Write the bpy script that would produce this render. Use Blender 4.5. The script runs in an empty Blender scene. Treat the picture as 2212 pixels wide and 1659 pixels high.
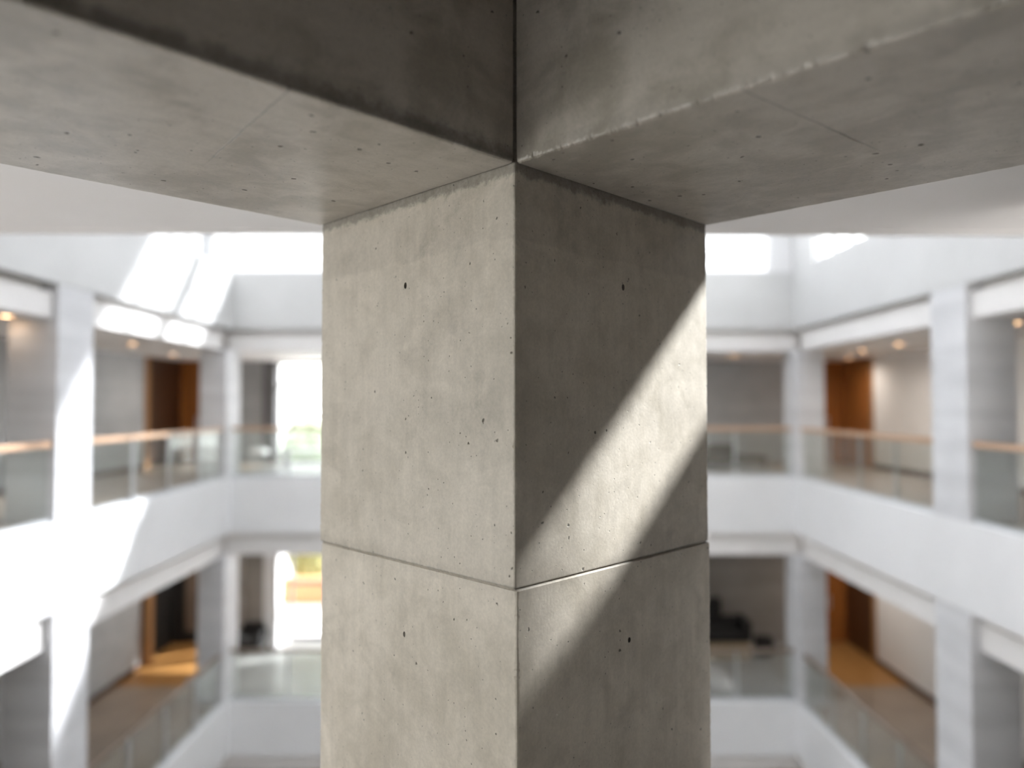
import bpy, math, random
from mathutils import Vector, Matrix
random.seed(7)
C = bpy.context.scene.collection
H = 1.64                      # eye height above the middle floor (floor = z 0)
Z = lambda z: z + H           # levels below are given relative to the eye

# ------------------------------------------------------------------ materials
def new_mat(name):
    m = bpy.data.materials.new(name); m.use_nodes = True
    nt = m.node_tree; nt.nodes.clear()
    out = nt.nodes.new('ShaderNodeOutputMaterial')
    return m, nt, out
class N:
    def __init__(s, nt): s.nt = nt
    def n(s, t, **kw):
        x = s.nt.nodes.new(t)
        for k, v in kw.items(): setattr(x, k, v)
        return x
    def l(s, a, b): s.nt.links.new(a, b)
    def math(s, op, a, b=None, c=None, clamp=False):
        x = s.n('ShaderNodeMath', operation=op); x.use_clamp = clamp
        for i, v in enumerate((a, b, c)):
            if v is None: continue
            if isinstance(v, (int, float)): x.inputs[i].default_value = v
            else: s.l(v, x.inputs[i])
        return x.outputs[0]
    def noise(s, vec, scale, detail=4, rough=.55, dist=0.):
        x = s.n('ShaderNodeTexNoise'); x.inputs['Scale'].default_value = scale
        x.inputs['Detail'].default_value = detail; x.inputs['Roughness'].default_value = rough
        x.inputs['Distortion'].default_value = dist
        s.l(vec, x.inputs['Vector']); return x.outputs['Fac']
    def mapping(s, vec, sc=(1,1,1), loc=(0,0,0)):
        x = s.n('ShaderNodeMapping'); x.inputs['Scale'].default_value = sc; x.inputs['Location'].default_value = loc
        s.l(vec, x.inputs['Vector']); return x.outputs[0]
    def ss(s, v, a, b, lo=0., hi=1.):
        x = s.n('ShaderNodeMapRange', interpolation_type='SMOOTHSTEP')
        for i, q in enumerate((a, b, lo, hi)): x.inputs[1+i].default_value = q
        s.l(v, x.inputs[0]); return x.outputs[0]
    def mix(s, f, a, b, mode='MIX'):
        x = s.n('ShaderNodeMix', data_type='RGBA', blend_type=mode)
        for sock, v in ((x.inputs[0], f), (x.inputs[6], a), (x.inputs[7], b)):
            if isinstance(v, (int, float)): sock.default_value = v
            elif isinstance(v, tuple): sock.default_value = (*v, 1) if len(v) == 3 else v
            else: s.l(v, sock)
        return x.outputs[2]

def concrete(name, base, dark, role='plain', rough=.42, stain=.3):
    """cast concrete: mottling, streaks, air pores, grain; role adds the marks each member carries"""
    m, nt, out = new_mat(name); g = N(nt)
    bs = g.n('ShaderNodeBsdfPrincipled'); g.l(bs.outputs[0], out.inputs[0])
    tc = g.n('ShaderNodeTexCoord').outputs['Object']
    big = g.noise(tc, 1.7, 3, .6, .4)
    mid = g.noise(tc, 7, 4, .62, .6)
    fine = g.noise(tc, 90, 2, .6)
    st_sc = (26, 26, 1.6) if role == 'column' else (3, 26, 26)
    streak = g.noise(g.mapping(tc, st_sc), 1.0, 2, .6)
    f = g.math('ADD', g.math('MULTIPLY', big, .55), g.math('MULTIPLY', mid, .45))
    f = g.ss(f, .36, .62) if role == 'column' else g.ss(f, .40, .58)
    col = g.mix(f, dark, base)
    k = g.math('ADD', g.math('MULTIPLY', g.math('SUBTRACT', streak, .5), .22), 1.0)
    k = g.math('ADD', k, g.math('MULTIPLY', g.math('SUBTRACT', fine, .5), .30))
    m14 = g.noise(tc, 15, 4, .7, .8)
    k = g.math('ADD', k, g.math('MULTIPLY', g.math('SUBTRACT', m14, .5), .26))
    # blotches
    bl = g.ss(g.noise(g.mapping(tc, (1,1,1), (5,3,1)), 3.6, 5, .72, .3), .56, .72)
    k = g.math('SUBTRACT', k, g.math('MULTIPLY', bl, .13))
    # air pores of two sizes
    def pores(scale, rmax, thr):
        v = g.n('ShaderNodeTexVoronoi', feature='F1'); v.inputs['Scale'].default_value = scale
        wv = g.n('ShaderNodeVectorMath', operation='ADD'); 
        nz = g.n('ShaderNodeTexNoise'); nz.inputs['Scale'].default_value = scale*4; nz.inputs['Detail'].default_value = 0; g.l(tc, nz.inputs['Vector'])
        sc = g.n('ShaderNodeVectorMath', operation='SCALE'); sc.inputs['Scale'].default_value = .010*20/scale
        g.l(nz.outputs['Color'], sc.inputs[0]); g.l(tc, wv.inputs[0]); g.l(sc.outputs[0], wv.inputs[1])
        g.l(wv.outputs[0], v.inputs['Vector'])
        sp = g.n('ShaderNodeSeparateColor'); g.l(v.outputs['Color'], sp.inputs[0])
        r = g.math('MULTIPLY', g.ss(sp.outputs[0], thr, 1.0), rmax)
        d = g.math('SUBTRACT', r, v.outputs['Distance'])
        return g.ss(d, -.015, .035)
    p1 = pores(20, .115, .42) if role == 'column' else pores(16, .15, .30); p2 = pores(48, .15, .45)
    pore = g.math('MAXIMUM', p1, g.math('MULTIPLY', p2, .8))
    xyz = g.n('ShaderNodeSeparateXYZ'); g.l(tc, xyz.inputs[0]); X, Y, ZZ = xyz.outputs
    height = g.math('MULTIPLY', pore, -1.0)
    if role == 'column':
        wob = g.math('MULTIPLY', g.math('SUBTRACT', g.noise(tc, 3.0, 3, .65), .5), .10)
        wz = g.math('ADD', ZZ, wob)
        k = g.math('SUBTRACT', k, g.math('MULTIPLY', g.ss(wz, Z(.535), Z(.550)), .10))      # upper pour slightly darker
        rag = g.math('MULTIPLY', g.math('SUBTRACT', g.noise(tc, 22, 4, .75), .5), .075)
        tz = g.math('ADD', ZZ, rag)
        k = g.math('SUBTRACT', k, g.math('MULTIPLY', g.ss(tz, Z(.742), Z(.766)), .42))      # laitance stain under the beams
        jd = g.math('ABSOLUTE', g.math('SUBTRACT', g.math('ADD', ZZ, rag), Z(-.5985)))
        k = g.math('SUBTRACT', k, g.math('MULTIPLY', g.ss(jd, .055, .0), .10))
        jl = g.math('ABSOLUTE', g.math('SUBTRACT', g.math('ADD', ZZ, g.math('MULTIPLY', rag, .12)), Z(-.5965)))
        k = g.math('SUBTRACT', k, g.math('MULTIPLY', g.ss(jl, .009, .003), .30))
        k = g.math('ADD', k, g.ss(ZZ, Z(-.590), Z(-.600), 0, .11))                          # lower cast a little paler, and brightened for light bounced from below
        wz2 = g.math('ADD', ZZ, g.math('MULTIPLY', wob, 2.2))
        band = g.math('ABSOLUTE', g.math('SUBTRACT', wz2, Z(-.04)))
        k = g.math('SUBTRACT', k, g.math('MULTIPLY', g.ss(band, .10, .0), .06))
    if role == 'beam':
        wig = g.math('MULTIPLY', g.math('SUBTRACT', g.noise(tc, 9, 2, .7), .5), .012)
        slope = g.math('MULTIPLY', Y, .12)
        dx = g.math('ABSOLUTE', g.math('SUBTRACT', g.math('ADD', g.math('SUBTRACT', X, .80), wig), slope))
        line = g.math('MULTIPLY', g.ss(dx, .0055, .0015), g.ss(g.math('ABSOLUTE', Y), .80, .55))
        line = g.math('MULTIPLY', line, g.ss(ZZ, .012, .006))
        k = g.math('SUBTRACT', k, g.math('MULTIPLY', line, .30))
        height = g.math('SUBTRACT', height, g.math('MULTIPLY', line, .6))
        rag = g.math('MULTIPLY', g.math('SUBTRACT', g.noise(tc, 18, 4, .75), .5), .09)
        lz = g.math('ADD', ZZ, rag)
        k = g.math('SUBTRACT', k, g.math('MULTIPLY', g.math('MULTIPLY', g.ss(lz, .065, .02), g.ss(ZZ, .002, .008)), stain))
    kk = g.n('ShaderNodeCombineColor'); [g.l(k, kk.inputs[i]) for i in range(3)]
    col = g.mix(1.0, col, kk.outputs[0], 'MULTIPLY')
    col = g.mix(g.math('MULTIPLY', pore, .72), col, (.045, .04, .032))
    g.l(col, bs.inputs['Base Color'])
    rr = g.math('ADD', g.math('MULTIPLY', mid, .25), rough-.12)
    rr = g.math('ADD', rr, g.math('MULTIPLY', pore, .4))
    g.l(rr, bs.inputs['Roughness'])
    hh = g.math('ADD', height, g.math('MULTIPLY', fine, .18))
    hh = g.math('ADD', hh, g.math('MULTIPLY', mid, .5))
    bp = g.n('ShaderNodeBump'); bp.inputs['Strength'].default_value = .55; bp.inputs['Distance'].default_value = .004
    g.l(hh, bp.inputs['Height']); g.l(bp.outputs[0], bs.inputs['Normal'])
    return m

def plaster(name, c1, c2, rough=.6, board=0., scale=.6, spec=.5):
    m, nt, out = new_mat(name); g = N(nt)
    bs = g.n('ShaderNodeBsdfPrincipled'); g.l(bs.outputs[0], out.inputs[0])
    tc = g.n('ShaderNodeTexCoord').outputs['Object']
    f = g.ss(g.noise(tc, scale, 5, .6), .35, .65)
    col = g.mix(f, c1, c2)
    if board:
        s2 = g.ss(g.noise(g.mapping(tc, (.3, .3, 3.2)), 1.0, 4, .6), .35, .65)
        col = g.mix(g.math('MULTIPLY', s2, board), col, tuple(x*.55 for x in c1))
    g.l(col, bs.inputs['Base Color']); bs.inputs['Roughness'].default_value = rough
    bs.inputs['Specular IOR Level'].default_value = spec
    return m

def wood(name, c1, c2, rough=.45, axis='z'):
    m, nt, out = new_mat(name); g = N(nt)
    bs = g.n('ShaderNodeBsdfPrincipled'); g.l(bs.outputs[0], out.inputs[0])
    tc = g.n('ShaderNodeTexCoord').outputs['Object']
    sc = {'z': (9, 9, .7), 'y': (9, .7, 9), 'x': (.7, 9, 9)}[axis]
    f = g.ss(g.noise(g.mapping(tc, sc), 1.0, 7, .65, .5), .3, .7)
    g.l(g.mix(f, c1, c2), bs.inputs['Base Color']); bs.inputs['Roughness'].default_value = rough
    return m

def simple(name, c, rough=.5, metal=0., emit=0., ecol=None):
    m, nt, out = new_mat(name); g = N(nt)
    bs = g.n('ShaderNodeBsdfPrincipled'); g.l(bs.outputs[0], out.inputs[0])
    tc = g.n('ShaderNodeTexCoord').outputs['Object']
    f = g.noise(tc, 6, 3)
    g.l(g.mix(f, tuple(x*.88 for x in c), tuple(min(1, x*1.08) for x in c)), bs.inputs['Base Color'])
    bs.inputs['Roughness'].default_value = rough; bs.inputs['Metallic'].default_value = metal
    if emit:
        bs.inputs['Emission Color'].default_value = (*(ecol or c), 1); bs.inputs['Emission Strength'].default_value = emit
    return m

def glass(name, tint, refl=.08, milk=0.):
    m, nt, out = new_mat(name); g = N(nt)
    tr = g.n('ShaderNodeBsdfTransparent'); tr.inputs[0].default_value = (*tint, 1)
    gl = g.n('ShaderNodeBsdfGlossy'); gl.inputs['Roughness'].default_value = .03
    lw = g.n('ShaderNodeLayerWeight'); lw.inputs[0].default_value = .5
    f = g.math('ADD', g.math('MULTIPLY', g.math('POWER', lw.outputs['Facing'], 4.5), .85), refl*.4, clamp=True)
    mx = g.n('ShaderNodeMixShader'); g.l(f, mx.inputs[0]); g.l(tr.outputs[0], mx.inputs[1]); g.l(gl.outputs[0], mx.inputs[2])
    res = mx.outputs[0]
    if milk:
        df = g.n('ShaderNodeBsdfTranslucent'); df.inputs[0].default_value = (.85, .9, .88, 1)
        m2 = g.n('ShaderNodeMixShader'); m2.inputs[0].default_value = milk
        g.l(res, m2.inputs[1]); g.l(df.outputs[0], m2.inputs[2]); res = m2.outputs[0]
    g.l(res, out.inputs[0]); return m

def frosted(name):
    m, nt, out = new_mat(name); g = N(nt)
    t = g.n('ShaderNodeBsdfTranslucent'); t.inputs[0].default_value = (.80, .81, .83, 1)
    d = g.n('ShaderNodeBsdfDiffuse'); d.inputs[0].default_value = (.85, .87, .9, 1)
    mx = g.n('ShaderNodeMixShader'); mx.inputs[0].default_value = .35
    g.l(t.outputs[0], mx.inputs[1]); g.l(d.outputs[0], mx.inputs[2]); g.l(mx.outputs[0], out.inputs[0])
    return m

M = dict(
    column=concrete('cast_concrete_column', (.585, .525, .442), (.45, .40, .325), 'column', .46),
    beam=concrete('cast_concrete_beam', (.495, .447, .388), (.355, .318, .265), 'beam', .40, .50),
    beam_pale=concrete('cast_concrete_beam_pale', (.495, .447, .388), (.355, .318, .265), 'beam', .40, .14),
    white=plaster('white_render', (.80, .80, .80), (.84, .84, .84)),
    white_dimmed=plaster('dimmed_upper_render', (.60, .60, .59), (.64, .64, .63)),  # same render as the balcony fronts, darkened to offset excess light up there
    white_warm=plaster('white_soffit', (.80, .78, .76), (.84, .82, .80)),
    soffit=plaster('ceiling_plaster', (.80, .77, .745), (.84, .81, .785)),
    fin=plaster('smooth_concrete', (.68, .68, .69), (.76, .76, .77), .55, .26),
    conc=plaster('wall_concrete', (.42, .41, .40), (.52, .51, .50), .6, .35),
    conc2=plaster('pale_wall_concrete', (.40, .41, .42), (.48, .49, .50), .6, .2),
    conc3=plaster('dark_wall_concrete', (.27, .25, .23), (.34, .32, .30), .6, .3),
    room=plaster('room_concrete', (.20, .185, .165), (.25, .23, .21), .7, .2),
    roomfloor=plaster('pale_stone_floor', (.68, .67, .66), (.74, .73, .72), .5, scale=2),
    corrfloor=plaster('brown_stone_floor', (.30, .235, .18), (.36, .285, .22), .32, scale=1.2),
    glowfloor=wood('warm_glow_floor', (.34, .165, .05), (.43, .225, .075), .35, 'y'),  # warm light reflected near the doors, put into the floor colour
    greyfloor=plaster('grey_stone_floor', (.30, .29, .28), (.36, .35, .34), .3, scale=1.2),
    wood=wood('brown_veneer', (.27, .09, .018), (.40, .14, .030), .45),
    wood_dark=wood('dark_veneer', (.05, .02, .008), (.085, .033, .012), .4),
    wood_light=wood('oak_edge', (.34, .17, .06), (.42, .22, .09), .45),
    rail=wood('oak_handrail', (.50, .32, .20), (.60, .40, .27), .35, 'y'),
    railx=wood('oak_handrail_across', (.50, .32, .20), (.60, .40, .27), .35, 'x'),
    rail_shaded=wood('shaded_handrail', (.20, .155, .12), (.27, .21, .165), .4, 'y'),  # handrail darkened for the shade of the lower storey
    black=simple('black_void', (.012, .012, .012), .6),
    taupe=simple('taupe_panel', (.16, .12, .09), .6),
    metal=simple('pale_metal_post', (.62, .64, .65), .35, .5),
    frame=simple('white_window_frame', (.72, .73, .75), .5),
    darkframe=simple('dark_window_frame', (.16, .155, .16), .5),
    glass=glass('railing_glass', (.955, .975, .965), .10, .07),
    pane=glass('window_glass', (.97, .985, .985), .03),
    pane_tint=glass('tinted_window_glass', (.70, .71, .72), .03),
    hole_shade=simple('painted_hole_shade', (.13, .115, .095), .9),  # darkens the tie holes, their shade put into the colour
    frosted=frosted('frosted_skylight'),
    blackfab=simple('black_fabric', (.018, .017, .016), .85),
    brownfab=simple('dark_brown_fabric', (.10, .085, .065), .8),
    tan=wood('tan_plinth', (.36, .27, .17), (.44, .34, .22), .5, 'x'),
    whitelac=simple('white_lacquer', (.82, .82, .82), .4),
    terrace=simple('pale_terrace', (.80, .77, .74), .8),
    terra=simple('terracotta', (.55, .27, .13), .8),
    leaf=simple('leaf_green', (.16, .23, .07), .6),
    leafpale=simple('pale_leaf', (.40, .46, .32), .7),
    leafy=simple('leaf_yellow_green', (.40, .40, .18), .6),
    bark=simple('bark', (.16, .12, .08), .8),
    lamp=simple('warm_lamp_lens', (1, .75, .5), .4, emit=14, ecol=(1, .62, .33)),
    trimring=simple('lamp_trim', (.75, .66, .58), .4),
)

# ------------------------------------------------------------------ mesh helpers
def mesh(name, verts, faces, mat, parent=None, loc=(0, 0, 0), rot=0., smooth=False):
    me = bpy.data.meshes.new(name); me.from_pydata([tuple(v) for v in verts], [], faces); me.update()
    me.materials.append(mat)
    if smooth:
        for p in me.polygons: p.use_smooth = True
    o = bpy.data.objects.new(name, me); C.objects.link(o)
    o.location = loc; o.rotation_euler = (0, 0, rot)
    if parent: o.parent = parent
    return o
class MB:
    def __init__(s): s.v = []; s.f = []
    def box(s, x0, x1, y0, y1, z0, z1, b=0.):
        if x0 > x1: x0, x1 = x1, x0
        if y0 > y1: y0, y1 = y1, y0
        i = len(s.v)
        if b <= 0:
            s.v += [(x, y, z) for z in (z0, z1) for x, y in ((x0,y0),(x1,y0),(x1,y1),(x0,y1))]
            s.f += [tuple(i+k for k in q) for q in ((3,2,1,0),(4,5,6,7),(0,1,5,4),(1,2,6,5),(2,3,7,6),(3,0,4,7))]
        else:                                   # rounded block: three inset rings top and bottom
            rings = []
            prof = [(z0, b), (z0+b*.3, b*.3), (z0+b, 0), (z1-b, 0), (z1-b*.3, b*.3), (z1, b)]
            for z, t in prof:
                c = b*.7
                X0, X1, Y0, Y1 = x0+t, x1-t, y0+t, y1-t
                rings.append([(X0+c,Y0,z),(X1-c,Y0,z),(X1,Y0+c,z),(X1,Y1-c,z),(X1-c,Y1,z),(X0+c,Y1,z),(X0,Y1-c,z),(X0,Y0+c,z)])
            for r in rings: s.v += r
            for k in range(len(rings)-1):
                for j in range(8):
                    a, bb = i+k*8+j, i+k*8+(j+1) % 8
                    s.f.append((a, bb, bb+8, a+8))
            s.f.append(tuple(i+j for j in range(7, -1, -1))); s.f.append(tuple(i+(len(rings)-1)*8+j for j in range(8)))
        return s
    def prism(s, pts, z0, z1):                  # pts counter-clockwise in plan
        i = len(s.v); n = len(pts)
        s.v += [(x, y, z0) for x, y in pts] + [(x, y, z1) for x, y in pts]
        s.f.append(tuple(i+k for k in range(n-1, -1, -1))); s.f.append(tuple(i+n+k for k in range(n)))
        s.f += [(i+k, i+(k+1) % n, i+n+(k+1) % n, i+n+k) for k in range(n)]
        return s
    def tube(s, p, q, r, n=12, r2=None):
        p, q = Vector(p), Vector(q); d = (q-p).normalized(); r2 = r if r2 is None else r2
        a = d.orthogonal().normalized(); b = d.cross(a); i = len(s.v)
        for c, rr in ((p, r), (q, r2)):
            s.v += [tuple(c+(a*math.cos(t)+b*math.sin(t))*rr) for t in [2*math.pi*k/n for k in range(n)]]
        s.f += [(i+k, i+(k+1) % n, i+n+(k+1) % n, i+n+k) for k in range(n)]
        s.f.append(tuple(i+k for k in range(n-1, -1, -1))); s.f.append(tuple(i+n+k for k in range(n)))
        return s
    def build(s, name, mat, parent=None, loc=(0,0,0), rot=0., smooth=False):
        return mesh(name, s.v, s.f, mat, parent, loc, rot, smooth)
def struct(name, mb, mat, parent=None):
    o = mb.build(name, mat, parent)
    if parent is None: o['kind'] = 'structure'
    return o
def tag(o, label, cat, group=None):
    o['label'] = label; o['category'] = cat; o['kind'] = 'thing'
    if group: o['group'] = group
    return o
def thing(name, label, cat, loc, rot=0., group=None):
    o = bpy.data.objects.new(name, None); C.objects.link(o); o.location = loc; o.rotation_euler = (0, 0, rot)
    return tag(o, label, cat, group)
def copy_tree(o, parent=None):
    c = o.copy(); C.objects.link(c); c.parent = parent
    for ch in [x for x in C.objects if x.parent == o]: copy_tree(ch, c)
    return c

# ------------------------------------------------------------------ the foreground column (square plan, arris towards the camera)
CX, CY, SIDE = .0092, 2.4, 1.1980
S = SIDE/math.sqrt(2)
ZB = .7875                                  # underside of the beams, eye-relative
ZJ = -.5985                                 # joint between the two casts
ZC = 1.68                                   # ceiling slab underside
def make_column():
    # plan corners relative to the column centre, turned so that one arris faces the camera
    cen = Vector((CX, CY+S))
    corners = [Vector((0, -S)), Vector((S, 0)), Vector((0, S)), Vector((-S, 0))]
    zs = []
    z = -9.86
    while z < -1.9: zs.append(z); z += .5
    z = -1.9
    while z < ZC-.002:
        if not (abs(z-ZJ) < .016): zs.append(z)
        z += .0075 if z < ZB+.02 else .05
    zs += [ZJ-.0155, ZJ-.010, ZJ-.0058, ZJ-.0036, ZJ, ZJ+.0036, ZJ+.0058, ZJ+.010, ZJ+.0145, ZC-.002]
    zs.sort()
    verts, faces, n = [], [], 0
    walk = [0.]*4
    for z in zs:
        g = max(0., 1-abs(z-ZJ)/.0058)
        inset = .006*min(1, g*1.6) if g > 0 else 0.
        near = max(0, 1-abs(z-ZJ)/.03)
        low = z < ZJ
        ring = []
        for ci, c in enumerate(corners):
            walk[ci] = walk[ci]*.5+random.gauss(0, .0009)
            ch = .0038+abs(random.gauss(0, .0010))+walk[ci]*.8+near*.001
            if random.random() < .045: ch += random.uniform(.001, .004)
            if low and ci == 0: ch += .0012
            ch = max(.0025, ch)
            p = c*(1-inset/S*1.3)
            a = (corners[ci-1]-c).normalized(); b = (corners[(ci+1) % 4]-c).normalized()
            ring += [p+a*ch*1.5, p+(a+b)*ch*.42, p+b*ch*1.5]
            # extra points a hand's width along the face keep the shading of the flats flat
            ring.append(p+b*.06)
            ring.append(corners[(ci+1) % 4]*(1-inset/S*1.3)+(-b)*.06)
        dx = .0065 if low else 0.
        for p in ring: verts.append((p.x+dx, p.y, Z(z)))
        n = len(ring)
    for k in range(len(zs)-1):
        for j in range(n):
            a, b = k*n+j, k*n+(j+1) % n
            faces.append((a, b, b+n, a+n))
    faces.append(tuple(range(n-1, -1, -1))); faces.append(tuple((len(zs)-1)*n+j for j in range(n)))
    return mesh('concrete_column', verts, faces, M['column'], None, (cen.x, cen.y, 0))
col = make_column()
# formwork tie holes: real recesses cut into the faces
def cut(o, spots):
    cm = bpy.data.meshes.new('cut'); vs, fs = [], []
    for (p, r, rz) in spots:
        i = len(vs); nu, nv = 14, 8
        for a in range(nv+1):
            th = math.pi*a/nv
            for b in range(nu):
                ph = 2*math.pi*b/nu; q = 1+.13*math.sin(3*ph+p[2]*9)+.07*math.sin(5*ph+p[0]*30)
                vs.append((p[0]+r*q*math.sin(th)*math.cos(ph), p[1]+r*q*math.sin(th)*math.sin(ph), p[2]+rz*math.cos(th)))
        for a in range(nv):
            for b in range(nu):
                fs.append((i+a*nu+b, i+(a+1)*nu+b, i+(a+1)*nu+(b+1) % nu, i+a*nu+(b+1) % nu))
    cm.from_pydata(vs, [], fs); cm.materials.append(M['hole_shade'])
    import bmesh
    bm = bmesh.new(); bm.from_mesh(cm); bmesh.ops.remove_doubles(bm, verts=bm.verts, dist=1e-6); bmesh.ops.recalc_face_normals(bm, faces=bm.faces); bm.to_mesh(cm); bm.free()
    co = bpy.data.objects.new('cut', cm); C.objects.link(co); co.location = o.location
    md = o.modifiers.new('b', 'BOOLEAN'); md.operation = 'DIFFERENCE'; md.object = co; md.solver = 'EXACT'; md.material_mode = 'TRANSFER'
    dg = bpy.context.evaluated_depsgraph_get(); dg.update()
    nm = bpy.data.meshes.new_from_object(o.evaluated_get(dg)); o.modifiers.clear()
    old = o.data; o.data = nm; nm.name = o.name
    bpy.data.objects.remove(co); bpy.data.meshes.remove(cm); bpy.data.meshes.remove(old)
def face_pt(u, side):                       # u metres back from the front arris along a face, world coords
    return (CX+side*u/math.sqrt(2), CY+u/math.sqrt(2))
def px_to_u(px, side):
    k = abs(px-1106)/1600*1.0
    # x = k*Y with x = ±(.0092±u/√2), Y = 2.4+u/√2
    w = (k*CY-side*CX)/(1-k); return w*math.sqrt(2)
def spot(px, py, side, r=.0088, rz=.0125):
    u = px_to_u(px, side); x, y = face_pt(u, side); z = -(py-873)/1600*y
    return ((x, y, Z(z)), r, rz)
try:
    sp = [spot(875, 616, -1), spot(873, 1366, -1), spot(1347, 620, 1), spot(1355, 1377, 1)]
    cen = col.location
    cut(col, [((p[0]-cen.x, p[1]-cen.y, p[2]), r, rz) for p, r, rz in sp])
except Exception as e:
    print('cut failed', e)
tag(col, 'beige concrete column with horizontal joint and small round holes, edge-on beneath two beams', 'column')

# ------------------------------------------------------------------ the two beams
def make_beam(side, label):
    """local X along the beam from the column face, local Y across it (away from the inner face), Z up from its underside"""
    L = 5.8 if side < 0 else 4.8; hgt = ZC-ZB-.001
    xs = [.008]; x = .008
    while x < 2.6: x += .0055; xs.append(x)
    while x < L: x += .2; xs.append(x)
    verts, faces = [], []
    w1 = w2 = 0.
    amp = 1.7 if side > 0 else .7
    sy = -side                                 # keeps the section right-handed
    for x in xs:
        w1 = w1*.55+random.gauss(0, .0013)*amp; w2 = w2*.80+random.gauss(0, .0008)
        c = max(.003, .006+w1+abs(random.gauss(0, .0014))*amp)
        d = max(.002, .004+w2)
        sec = [(c*.1, c*1.5), (c*.45, c*.45), (c*1.5, 0), (.05, 0), (SIDE-.05, 0), (SIDE-d, 0), (SIDE, d), (SIDE, hgt), (0, hgt), (0, .08)]
        # sec: (across, up) from the inner bottom edge
        for a, b in sec: verts.append((x, -sy*a, b))
    n = 10
    for k in range(len(xs)-1):
        for j in range(n):
            a, b = k*n+j, k*n+(j+1) % n
            f = (a, b, b+n, a+n)
            faces.append(f if side < 0 else f[::-1])
    f0 = tuple(range(n)); f1 = tuple((len(xs)-1)*n+j for j in range(n))
    faces.append(f0[::-1] if side < 0 else f0); faces.append(f1 if side < 0 else f1[::-1])
    ang = math.atan2(-1, side)                 # (+1,-1) or (-1,-1)
    o = mesh('concrete_beam', verts, faces, M['beam' if side < 0 else 'beam_pale'], None, (CX, CY, Z(ZB)), ang)
    import bmesh
    bm = bmesh.new(); bm.from_mesh(o.data); bmesh.ops.recalc_face_normals(bm, faces=bm.faces); bm.to_mesh(o.data); bm.free()
    return tag(o, label, 'beam')
make_beam(-1, 'concrete beam with the darker inner face, meeting the unlit beige face of the column')
make_beam(1, 'concrete beam with ragged lower edge, above the column face striped by sun')

# ------------------------------------------------------------------ place around the camera
XW = 6.3; YB = 16.6
notch = [(-XW, -5), (4.5, -5), (4.5, 3.2), (S+CX+.0, 3.2), (CX+S-.05, 3.2), (CX+.02, CY-.03), (CX-.02, CY-.03), (CX-S+.05, 3.2), (-XW, 3.2)]
notch = [(-XW, -5), (4.5, -5), (4.5, 3.18), (CX+.80, 3.18), (CX, CY-.015), (CX-.80, 3.18), (-XW, 3.18)]
struct('floor', MB().prism(notch, Z(-2.1), Z(-1.64)), M['roomfloor'])
struct('ceiling', MB().prism([(-XW, -5), (XW, -5), (XW, 4.51), (2.55, 4.19), (-XW, 4.19)], Z(ZC), Z(ZC+.22)), M['room'])  # unseen far edge shaped to leave a slot for the sun stripe
# ceiling strip over the void beyond the beams, with a small drip lip along its far edge
pts = [(-XW, 4.86), (3.8, 4.86), (XW, 4.62), (XW, 7.335), (-XW, 7.215)]
mb = MB().prism(pts, Z(ZC), Z(ZC+.22))
mb.prism([(-XW, 7.055), (XW, 7.175), (XW, 7.335), (-XW, 7.215)], Z(ZC-.012), Z(ZC-.0005))
struct('ceiling', mb, M['soffit'])
struct('wall_right', MB().box(4.3, 4.5, -5, 5.95, Z(-.35), Z(ZC)), M['room'])  # unseen wall, length set to block atrium light from the column
struct('wall_right', MB().box(4.28, 4.5, -5, 5.95, Z(-1.64), Z(-.35)), M['white'])  # unseen white dado, added to bounce light onto the column
struct('wall_back', MB().box(-6.3, 4.3, -5.2, -5, Z(-1.64), Z(ZC)), M['room'])
mb = MB()
mb.box(-5.2, -5, -5, 3.18, Z(.75), Z(ZC)).box(-5.2, -5, -5, -4, Z(-1.64), Z(.75))
struct('wall_left', mb, M['room'])

def window(name, plane, at, a0, a1, z0, z1, step, frame=.06, depth=.08, mat=None, transoms=(), tw=.06, pane='pane'):
    """plane 'x': window in the plane x=at, spanning y a0..a1; plane 'y' likewise"""
    f = MB()
    def bx(p0, p1, q0, q1):
        if plane == 'x': f.box(at-depth/2, at+depth/2, p0, p1, q0, q1)
        else: f.box(p0, p1, at-depth/2, at+depth/2, q0, q1)
    bx(a0, a1, z0, z0+frame); bx(a0, a1, z1-frame, z1)
    n = max(1, round((a1-a0)/step))
    for k in range(n+1):
        c = a0+(a1-a0)*k/n
        bx(max(a0, c-frame/2), min(a1, c+frame/2), z0+frame, z1-frame)
    for t in transoms: bx(a0, a1, t-tw/2, t+tw/2)
    o = struct(name, f, mat or M['frame'])
    p = MB()
    if plane == 'x': p.box(at-.006, at+.006, a0+frame*.3, a1-frame*.3, z0+frame*.3, z1-frame*.3)
    else: p.box(a0+frame*.3, a1-frame*.3, at-.006, at+.006, z0+frame*.3, z1-frame*.3)
    p.build('pane', M[pane], o)
    return o
window('window_1', 'x', -5.1, -4, 3.18, Z(-1.62), Z(.75), 1.8)

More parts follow.
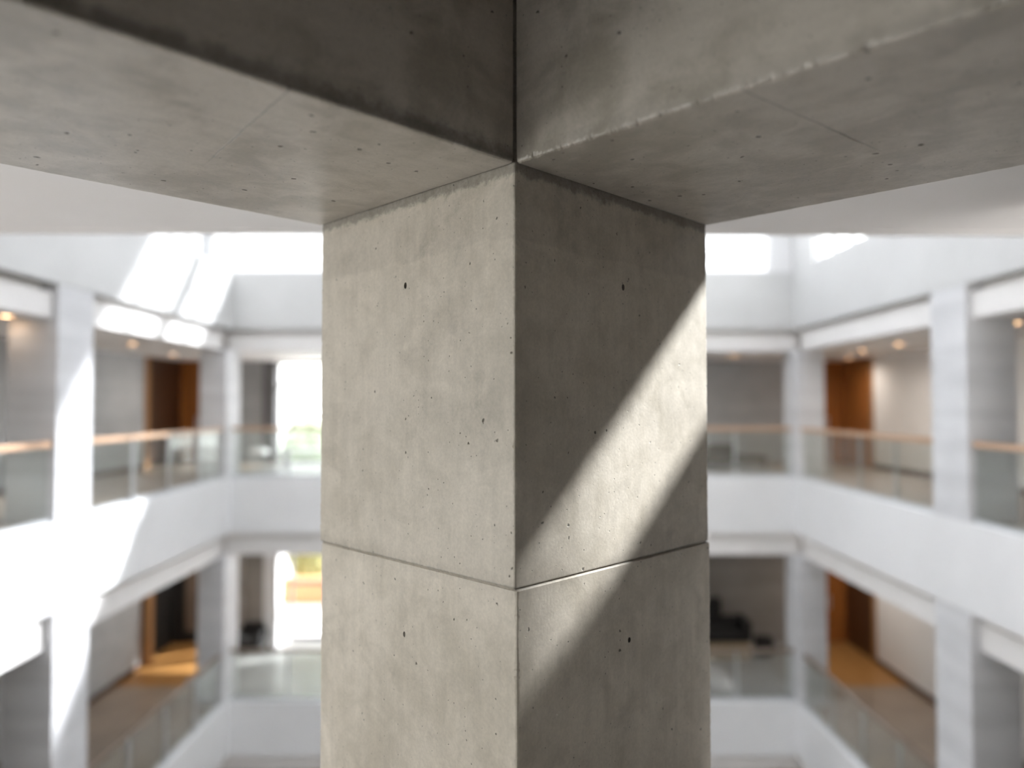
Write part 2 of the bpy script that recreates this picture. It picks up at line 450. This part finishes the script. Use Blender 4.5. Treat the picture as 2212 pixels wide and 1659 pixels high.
# ------------------------------------------------------------------ atrium shell
ZR = 10.0
sides = {-1: 'left', 1: 'right'}
Y0 = 3.5
for s in (-1, 1):
    nm = sides[s]
    def bx(x0, x1, *a, mb=None): return (mb or MB()).box(s*x0, s*x1, *a)
    # upper band, clerestory sill wall
    struct('wall_'+nm, bx(XW, 6.575, Y0, YB+.275, Z(1.68), Z(2.97)), M['white_dimmed'])
    # recessed beam under it, one length per bay
    for (ya, yb) in ((4.0, 10.27), (11.13, 16.32)):
        struct('trim_1', bx(6.40, 6.7, ya, yb, Z(1.20), Z(1.56)), M['white_warm'])
        struct('trim_2', bx(6.44, 6.7, ya, yb, Z(-3.38), Z(-3.00)), M['white_warm'])
    # corridor ceilings / roofs
    struct('ceiling', bx(6.57, 9.5, Y0, 21.0, Z(1.21), Z(1.80)), M['soffit'])
    struct('ceiling', bx(6.5, 9.5, Y0, 21.0, Z(-3.36), Z(-2.9)), M['soffit'])
    struct('ceiling', bx(6.5, 9.5, Y0, 21.0, Z(-8.2), Z(-7.6)), M['soffit'])
    # balcony fronts
    struct('wall_'+nm, bx(XW, 6.50, Y0, YB+.25, Z(-2.87), Z(-1.64)), M['white'])
    struct('wall_'+nm, bx(XW, 6.50, Y0, YB+.25, Z(-7.77), Z(-6.59)), M['white'])
    # corridor floors
    struct('floor', bx(6.5, 9.5, Y0, 21.0, Z(-1.90), Z(-1.645)), M['corrfloor'])
    struct('floor', bx(6.5, 9.5, Y0, 17.5, Z(-6.9), Z(-6.595)), M['corrfloor'])
    struct('floor', bx(7.7, 9.5, 17.5, 21.0, Z(-6.9), Z(-6.595)), M['glowfloor'])
    struct('floor', bx(6.5, 7.7, 17.5, 21.0, Z(-6.9), Z(-6.595)), M['greyfloor'])
    # outer corridor wall, stopping at the timber portal
    yw = 19.05 if s > 0 else 18.75
    ow = M['white_warm'] if s > 0 else M['conc2']
    struct('wall_'+nm, bx(9.3, 9.5, Y0, yw, Z(-1.645), Z(1.21)), ow)
    struct('wall_'+nm, bx(9.3, 9.5, Y0, yw, Z(-6.595), Z(-3.36)), ow)
    struct('wall_'+nm, bx(9.3, 9.5, Y0, 21, Z(-11.5), Z(-8.2)), M['conc'])
    for za, zb in ((-1.645, 1.21), (-6.595, -3.36)): struct('wall_front_or_blocker', bx(6.52, 9.3, 8.6, 8.8, Z(za), Z(zb)), M['conc'] if za > -3 else M['room'])  # unseen cross walls, added to keep light off the atrium column sides
    struct('baseboard_'+nm, bx(9.27, 9.30, 8.8, yw, Z(-6.595), Z(-6.47)), M['wood_dark'])
    struct('baseboard_'+nm, bx(9.27, 9.30, 8.8, yw, Z(-1.645), Z(-1.53)), M['wood_dark'])
# back side
def by(*a): return MB().box(*a)
struct('wall_back', by(-XW, XW, YB, YB+.275, Z(1.68), Z(2.97)), M['white_dimmed'])
struct('wall_back', by(-XW, XW, YB, YB+.20, Z(-2.87), Z(-1.64)), M['white'])
struct('wall_back', by(-XW, XW, YB, YB+.20, Z(-7.77), Z(-6.59)), M['white'])
struct('trim_3', by(-6.42, 6.42, YB+.12, YB+.4, Z(1.20), Z(1.56)), M['white_warm'])
struct('trim_4', by(-6.42, 6.42, YB+.14, YB+.4, Z(-3.38), Z(-3.00)), M['white_warm'])
struct('ceiling', by(-6.57, 6.57, YB+.27, 21.0, Z(1.21), Z(1.80)), M['soffit'])
struct('ceiling', by(-6.5, 6.5, YB+.2, 21.0, Z(-3.36), Z(-2.9)), M['soffit'])
struct('ceiling', by(-6.5, 6.5, YB+.2, 21.0, Z(-8.2), Z(-7.6)), M['soffit'])
struct('floor', by(-6.5, 6.5, YB+.2, 21.0, Z(-1.90), Z(-1.645)), M['greyfloor'])
struct('floor', by(-6.5, 6.5, YB+.2, 21.0, Z(-6.9), Z(-6.595)), M['greyfloor'])
struct('floor', by(-9.5, 9.5, -5, 21.0, Z(-11.8), Z(-11.5)), M['roomfloor'])
# rear corridor wall with its openings
YW = 20.8
def rearwall(z0, z1, spans, mat):
    mb = MB()
    for a, b in spans: mb.box(a, b, YW, YW+.2, z0, z1)
    return struct('wall_back', mb, mat)
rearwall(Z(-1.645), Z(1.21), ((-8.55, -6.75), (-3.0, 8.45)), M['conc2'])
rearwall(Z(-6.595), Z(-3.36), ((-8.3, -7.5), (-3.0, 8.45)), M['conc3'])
rearwall(Z(-11.5), Z(-8.2), ((-9.3, 9.3),), M['conc'])
# near side walls closing the void above and below the camera's floor
struct('wall_front_or_blocker', by(-XW, XW, 3.3, 3.5, Z(1.91), Z(ZR)), M['room'])
struct('wall_front_or_blocker', by(-9.5, 9.5, 2.1, 2.3, Z(-11.5), Z(-2.1)), M['conc'])

# clerestory windows and the unseen frosted roof, made diffusing for soft top light
struct('window_2', MB().box(-XW, -6.22, YB, YB+.25, Z(2.97), Z(ZR)).box(5.80, XW, YB, YB+.25, Z(2.97), Z(4.4)), M['white'])
window('window_3', 'y', YB+.12, -6.22, 1.64, Z(2.97), Z(7.75), 1.96, .05, .07, transoms=(Z(5.25),), tw=.42, pane='pane_tint')
window('window_9', 'y', YB+.12, 1.64, 5.80, Z(2.97), Z(7.75), 2.08, .05, .07, pane='pane_tint')
window('window_8', 'y', YB+.12, 5.80, 6.26, Z(4.4), Z(7.75), .5, .03, .05, pane='pane_tint')
window('window_10', 'x', 6.42, 15.0, YB+.1, Z(4.8), Z(8.6), 1.0, .04, .06, pane='pane_tint')
struct('wall_back', by(-XW, XW, YB, YB+.25, Z(7.75), Z(ZR)), M['white'])
for s in (-1, 1):
    # end pier, unseen near pier set to dim the sun stripe, then glazing with slim mullions
    if s > 0:
        struct('wall_right', MB().box(XW, 6.55, 15.45, YB, Z(2.97), Z(4.8)).box(XW, 6.55, 15.0, YB, Z(8.6), Z(ZR)).box(XW, 6.55, Y0, 5.91, Z(2.97), Z(ZR)).box(XW, 6.55, 5.91, 15.0, Z(4.8), Z(ZR)).box(XW, 6.55, 15.0, 15.45, Z(4.75), Z(4.8)), M['white_dimmed'])
    else: struct('wall_'+sides[s], MB().box(s*XW, s*6.55, 15.45, YB, Z(2.97), Z(ZR)).box(s*XW, s*6.55, Y0, 5.91, Z(2.97), Z(ZR)).box(s*XW, s*6.55, 5.91, 15.45, Z(4.8), Z(ZR)), M['white_dimmed'])
    window('window_%d' % (4+(s > 0)), 'x', s*6.42, 5.91, 15.45, Z(2.97), Z(4.8), .80, .06, .07, pane='pane' if s > 0 else 'pane_tint')
mb = MB()
for k in range(8):
    y = Y0+k*(YB+.2-Y0)/7
    mb.box(-6.55, 6.55, y-.09, y+.09, Z(ZR), Z(ZR+.4))
struct('ceiling', mb, M['white'])
mb = MB().box(-6.6, -6.3, 3.3, YB+.27, Z(ZR), Z(ZR+.4)).box(6.3, 6.6, 3.3, YB+.27, Z(ZR), Z(ZR+.4)).box(-6.3, 6.3, YB, YB+.27, Z(ZR), Z(ZR+.4)).box(-6.3, 6.3, 3.3, 3.5, Z(ZR), Z(ZR+.4))
struct('ceiling', mb, M['white'])
struct('ceiling', by(-6.55, 6.55, 3.3, YB+.25, Z(ZR+.4), Z(ZR+.43)), M['frosted'])

# ------------------------------------------------------------------ atrium columns
def atrium_column(x0, x1, y0, y1, z0, z1, label):
    mb = MB().box(x0, x1, y0, y1, z0, z1)
    o = mb.build('atrium_column', M['fin'])
    return tag(o, label, 'column', None)
for s in (-1, 1):
    w = 'the sun-washed' if s < 0 else 'the shaded'
    sw = 'sunny' if s < 0 else 'shaded'
    e = XW+.008
    atrium_column(s*e, s*7.0, 10.27, 11.13, Z(-1.64), Z(1.678), f'pale concrete column on the upper balcony of {w} atrium side, nearest one')
    atrium_column(s*e, s*7.0, 10.27, 11.13, Z(-6.59), Z(-2.872), f'pale concrete column on the lower storey of {w} atrium side, nearest one')
    atrium_column(s*e, s*6.9, 16.36, 17.2, Z(-1.64), Z(1.2), f'concrete corner column on the upper balcony where {w} side meets the rear')
    atrium_column(s*e, s*6.9, 16.36, 17.2, Z(-6.59), Z(-3.38), f'concrete corner column on the lower storey where {w} side meets the rear')

# ------------------------------------------------------------------ railings
def railing(axis, at, a0, a1, zf, label, dark=False, group=None):
    """glass balustrade with timber handrail; axis 'y' runs along Y in the plane x=at"""
    loc = (at, a0, zf) if axis == 'y' else (a0, at, zf)
    root = thing('glass_railing', label, 'railing', loc, 0, group)
    L = a1-a0; n = max(1, round(L/1.32))
    def b(mb, p0, p1, q0, q1, z0, z1):
        return mb.box(q0, q1, p0, p1, z0, z1) if axis == 'y' else mb.box(p0, p1, q0, q1, z0, z1)
    b(MB(), 0, L, -.035, .035, 1.045, 1.125).build('handrail', M['rail_shaded'] if zf < -2 else M['rail' if axis == 'y' else 'railx'], root)
    b(MB(), 0, L, -.025, .025, 0, .06).build('base_channel', M['metal'], root)
    for k in range(n):
        p0, p1 = L*k/n+.02, L*(k+1)/n-.02
        b(MB(), p0, p1, -.008, .008, .06, 1.045).build('glass_panel', M['glass'], root)
    for k in range(1, n):
        p = L*k/n
        b(MB(), p-.02, p+.02, .02, .06, .0, 1.045).build('post', M['metal'], root)
    return root
for s, w in ((-1, 'sun-washed'), (1, 'shaded')):
    railing('y', s*6.40, 4.0, 10.25, Z(-1.64), f'glass railing on the upper balcony, {w} side, in the bay nearer than the pale column')
    railing('y', s*6.40, 11.15, 16.34, Z(-1.64), f'glass railing on the upper balcony, {w} side, between pale column and corner column')
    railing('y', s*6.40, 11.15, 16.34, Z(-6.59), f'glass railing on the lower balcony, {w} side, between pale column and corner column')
railing('x', YB+.1, -6.28, 6.28, Z(-1.64), 'glass railing across the rear of the upper balcony between the two corner columns')
railing('x', YB+.1, -6.28, 6.28, Z(-6.59), 'glass railing across the rear of the lower balcony between the two corner columns')

# ------------------------------------------------------------------ timber portals at the corridor ends
def slab(name, mat, parent, *a): return MB().box(*a).build(name, mat, parent)
# shaded side, both floors
for i, (z0, z1) in enumerate(((Z(-1.645), Z(1.21)), (Z(-6.595), Z(-3.36)))):
    d = struct('door_%d' % (1+i), MB().box(8.45, 9.30, 20.78, 20.86, z0, z1), M['wood'])
    slab('side_panel_or_opening', M['wood_dark'] if i else M['wood'], d, 9.30, 9.36, 19.12, 20.80, z0, z1)
    slab('door_edge', M['wood_light'], d, 9.22, 9.32, 19.05, 19.12, z0, z1)
    slab('door_handle', M['metal'], d, 8.80, 8.83, 20.70, 20.74, z0+.9, z0+1.3)
d = struct('door_3', MB().box(-9.30, -8.55, 20.78, 20.86, Z(-1.645), Z(1.21)), M['wood'])
slab('side_panel_or_opening', M['wood_dark'], d, -9.36, -9.30, 18.90, 20.80, Z(-1.645), Z(1.21))
slab('door_edge', M['wood_light'], d, -9.32, -9.24, 18.75, 18.90, Z(-1.645), Z(1.21))
slab('door_handle', M['metal'], d, -8.83, -8.80, 20.70, 20.74, Z(-.75), Z(-.35))
d = struct('door_4', MB().box(-9.32, -9.12, 18.75, 19.0, Z(-6.595), Z(-3.36)), M['wood_light'])
slab('side_panel_or_opening', M['black'], d, -9.5, -9.36, 19.0, 20.8, Z(-6.595), Z(-3.36))  # black sheet standing in for the dark of the open doorway
slab('end_panel', M['taupe'], d, -9.05, -8.2, 20.7, 20.86, Z(-6.3), Z(-3.36))
slab('dark_opening', M['black'], d, -9.36, -9.05, 20.6, 20.86, Z(-6.595), Z(-3.36))
slab('base_panel', M['black'], d, -9.05, -8.2, 20.68, 20.86, Z(-6.595), Z(-6.3))
# ground storey timber doors under the rear gallery
for i, x in enumerate((-5.9, 7.05)):
    struct('door_%d' % (5+i), MB().box(x, x+1.0, 20.70, 20.79, Z(-11.5), Z(-8.7)), M['wood'])

# corridor windows
o = window('window_6', 'y', YW+.1, -6.6, -3.0, Z(-1.63), Z(1.2), 1.8, .08, .1, mat=M['darkframe'], transoms=(Z(.55),), tw=.05)
struct('trim_5', by(-6.95, -6.6, YW-.12, YW+.1, Z(-1.645), Z(1.21)), M['darkframe'])
o = window('window_7', 'y', YW+.1, -6.2, -3.0, Z(-6.58), Z(-3.37), 1.6, .10, .1, mat=M['darkframe'], transoms=(Z(-5.0),), tw=.08)
struct('wall_back', by(-7.5, -6.75, YW+.05, YW+.2, Z(-6.595), Z(-3.36)), M['room'])
pc = MB().box(-6.72, -6.35, 20.2, 20.6, Z(-6.595), Z(-3.36)).build('white_pier', M['white'])
tag(pc, 'narrow white post standing in front of the lower rear window', 'column')

# ------------------------------------------------------------------ ceiling downlights
def downlight(loc):
    root = thing('ceiling_downlight', '', 'ceiling light', loc, 0, 'warm downlights in the gallery ceilings')
    mb = MB(); n = 24; v = []
    for r, z in ((.105, 0), (.105, -.012), (.085, -.016), (.08, -.003)):
        v += [(r*math.cos(2*math.pi*k/n), r*math.sin(2*math.pi*k/n), z) for k in range(n)]
    f = [(a*n+k, a*n+(k+1) % n, (a+1)*n+(k+1) % n, (a+1)*n+k) for a in range(3) for k in range(n)]
    mesh('trim_ring', v, f, M['trimring'], root)
    MB().tube((0, 0, -.002), (0, 0, -.008), .08, 24).build('lens', M['lamp'], root)
    return root
proto = None
dl = [((-7.57, 14.75), 1.21, 'warm downlight over the sunny gallery, above the bare wall'),
      ((-8.25, 18.0), 1.21, 'warm downlight just in front of the timber door of the sunny gallery'),
      ((-6.88, 10.05), 1.21, 'warm downlight beside the head of the nearest sun-washed column'),
      ((8.6, 18.9), 1.21, 'warm downlight closest to the timber door of the shaded gallery'),
      ((7.92, 16.7), 1.21, 'warm downlight second from the timber door of the shaded gallery'),
      ((7.73, 14.75), 1.21, 'warm downlight over the pale wall of the shaded gallery'),
      ((7.42, 10.9), 1.21, 'warm downlight behind the nearest shaded column'),
      ((5.5, 18.3), 1.21, 'warm downlight over the rear gallery beside the concrete corner column'),]
for (x, y), z, lab in dl:
    o = downlight((x, y, Z(z))) if proto is None else copy_tree(proto)
    proto = proto or o
    o.location = (x, y, Z(z)); o['label'] = lab
def spotlamp(x, y, z, e, ang=168):
    l = bpy.data.lights.new('downlight_or_added_beam', 'SPOT'); l.energy = e; l.color = (1, .90, .80); l.spot_size = math.radians(ang); l.spot_blend = 1; l.shadow_soft_size = .07
    o = bpy.data.objects.new('downlight_or_added_beam', l); C.objects.link(o); o.location = (x, y, z)
for (x, y), z, lab in dl: spotlamp(x, y, Z(z)-.03, (70 if x > 0 else 40) if y > 11 else 3)
for x, y, e in ((8.4, 19.2, 75), (8.2, 17.4, 55), (-8.4, 19.6, 80), (-8.2, 17.2, 20)): spotlamp(x, y, Z(-3.40), e)  # unseen spots without fittings, added for the warm glow by the lower doors

# ------------------------------------------------------------------ furniture seen through the railings
def armchair(loc, rot, label):
    r = thing('lounge_chair', label, 'chair', loc, rot)
    MB().box(-.85, .62, -.42, .42, 0, .40, .02).build('plinth', M['tan'], r)
    MB().box(-.80, .60, -.38, .36, .42, .72, .06).build('seat', M['blackfab'], r)
    MB().box(-.85, .05, .18, .44, .60, 1.42, .10).build('backrest', M['blackfab'], r)
    MB().box(.05, .62, .16, .42, .60, .95, .09).build('backrest', M['blackfab'], r)
    MB().box(.46, .66, -.40, .42, .42, .98, .07).build('armrest', M['blackfab'], r)
    return r
armchair((5.55, 19.7, Z(-6.595)), 0, 'black upholstered lounge seat on a tan plinth, lower rear gallery')
p = thing('footstool', 'small black cube stool beside the black lounge seat', 'stool', (6.6, 19.6, Z(-6.595)))
MB().box(-.2, .2, -.2, .2, .08, .50, .04).build('seat', M['blackfab'], p)
for a in (-1, 1):
    for b in (-1, 1): MB().tube((a*.15, b*.15, 0), (a*.15, b*.15, .09), .015).build('leg', M['metal'], p)
p = thing('lounge_bench', 'dark brown bench with a raised end, upper rear gallery', 'bench', (5.6, 19.6, Z(-1.645)))
MB().box(-.6, .35, -.35, .35, .08, .36, .05).build('seat', M['brownfab'], p)
MB().box(-.6, .35, .18, .36, .30, .58, .06).build('backrest', M['brownfab'], p)
for a in (-.5, .27):
    for b in (-.28, .28): MB().tube((a, b, 0), (a, b, .09), .02).build('leg', M['metal'], p)
p = thing('low_table', 'low dark brown table beside the brown bench', 'table', (6.3, 19.3, Z(-1.645)))
MB().box(-.26, .26, -.26, .26, .22, .30, .02).build('tabletop', M['brownfab'], p)
for a in (-.2, .2):
    for b in (-.2, .2): MB().tube((a, b, 0), (a, b, .23), .02).build('leg', M['brownfab'], p)
p = thing('window_bench', 'long low white bench under the upper gallery window', 'bench', (-5.2, 20.2, Z(-1.645)))
MB().box(-1.05, 1.6, -.25, .25, .30, .42, .03).build('seat', M['whitelac'], p)
for a in (-.95, .3, 1.5): MB().box(a-.05, a+.05, -.2, .2, 0, .31, .01).build('leg', M['whitelac'], p)
p = thing('stool', 'small white stool at the end of the white window bench', 'stool', (-6.75, 19.8, Z(-1.645)))
MB().box(-.2, .2, -.2, .2, .34, .44, .03).build('seat', M['whitelac'], p)
for a in (-.15, .15):
    for b in (-.15, .15): MB().tube((a, b, 0), (a, b, .35), .02).build('leg', M['metal'], p)
p = thing('lounge_chair', 'dark tub chair beside the narrow white post, lower rear gallery', 'chair', (-6.95, 19.9, Z(-6.595)))
MB().box(-.30, .28, -.30, .28, .12, .42, .05).build('seat', M['blackfab'], p)
MB().box(-.30, .28, .14, .30, .35, .74, .06).build('backrest', M['blackfab'], p)
for a in (-.34, .24): MB().box(a, a+.1, -.28, .28, .30, .58, .04).build('armrest', M['blackfab'], p)
for a in (-.24, .22):
    for b in (-.24, .22): MB().tube((a, b, 0), (a, b, .13), .02).build('leg', M['metal'], p)

# ------------------------------------------------------------------ outdoors behind the windows
struct('ground', by(-40, 40, 21.0, 70, Z(-6.9), Z(-6.60)), M['terrace'])
w = MB().box(-12, 0, 24.6, 24.9, Z(-6.6), Z(-5.75), .04)
w = w.build('garden_wall', M['terra']); tag(w, 'low terracotta garden wall outside the lower window', 'wall')
def tree(x, y, h, r, mat, label, name='garden_tree', low=.35):
    t = thing(name, label, 'tree', (x, y, Z(-6.6)))
    MB().tube((0, 0, 0), (0, 0, h*.7), .14, 10, .07).build('trunk', M['bark'], t)
    vs, fs = [], []
    rnd = random.Random(int(x*100+y))
    for k in range(2600):
        u = Vector((rnd.gauss(0, 1), rnd.gauss(0, 1), rnd.gauss(0, 1))).normalized()*rnd.random()**.4
        c = Vector((u.x*r, u.y*r, h*(low+1)/2+u.z*h*(1-low)/2))
        a = Vector((rnd.gauss(0, 1), rnd.gauss(0, 1), rnd.gauss(0, 1))).normalized()*.14
        b = a.orthogonal().normalized()*.08
        i = len(vs); vs += [c-a, c+b, c+a, c-b]; fs.append((i, i+1, i+2, i+3))
    mesh('foliage', vs, fs, mat, t)
tree(-7.9, 29, 6.3, 1.2, M['leafpale'], 'green garden tree rising behind the upper window')
tree(-7.1, 26.5, 2.9, .9, M['leafy'], 'yellow-green shrub behind the terracotta garden wall', 'garden_shrub', .1)

# ------------------------------------------------------------------ light
sun = bpy.data.lights.new('sun', 'SUN'); sun.energy = 17; sun.angle = math.radians(1.5); sun.color = (.985, .985, 1)
so = bpy.data.objects.new('sun', sun); C.objects.link(so)
SD = Vector((1.5, .82, 1)).normalized()
so.rotation_euler = SD.to_track_quat('Z', 'Y').to_euler()
w = bpy.data.worlds.new('sky'); bpy.context.scene.world = w; w.use_nodes = True
g = N(w.node_tree); nt = w.node_tree; nt.nodes.clear()
out = nt.nodes.new('ShaderNodeOutputWorld'); bg = nt.nodes.new('ShaderNodeBackground'); bg.inputs[1].default_value = 4.3
tc = nt.nodes.new('ShaderNodeTexCoord'); sep = nt.nodes.new('ShaderNodeSeparateXYZ'); nt.links.new(tc.outputs['Generated'], sep.inputs[0])
f = g.ss(sep.outputs[2], -.1, .7)
c = g.mix(f, (1.0, .985, .96), (.94, .96, 1.0)); nt.links.new(c, bg.inputs[0]); nt.links.new(bg.outputs[0], out.inputs[0])

# ------------------------------------------------------------------ camera
cd = bpy.data.cameras.new('camera'); cam = bpy.data.objects.new('camera', cd); C.objects.link(cam)
cd.sensor_width = 36; cd.lens = 1600*36/2212; cd.clip_start = .02; cd.clip_end = 300
cam.location = (0, 0, H); cam.rotation_euler = (math.radians(90)+math.atan(43.5/1600), 0, 0)
cd.dof.use_dof = True; cd.dof.focus_distance = 2.62; cd.dof.aperture_fstop = cd.lens/1000/.046
sc = bpy.context.scene; sc.camera = cam
vs = sc.view_settings; vs.view_transform = 'Standard'; vs.look = 'None'; vs.gamma = 1; vs.use_curve_mapping = False; vs.exposure = .26
sc.cycles.max_bounces = 7; sc.cycles.diffuse_bounces = 5; sc.cycles.glossy_bounces = 3; sc.cycles.transparent_max_bounces = 14
sc.cycles.use_adaptive_sampling = True; sc.cycles.adaptive_threshold = .2; sc.cycles.adaptive_min_samples = 16
sc.cycles.sample_clamp_indirect = 8; sc.cycles.use_denoising = True
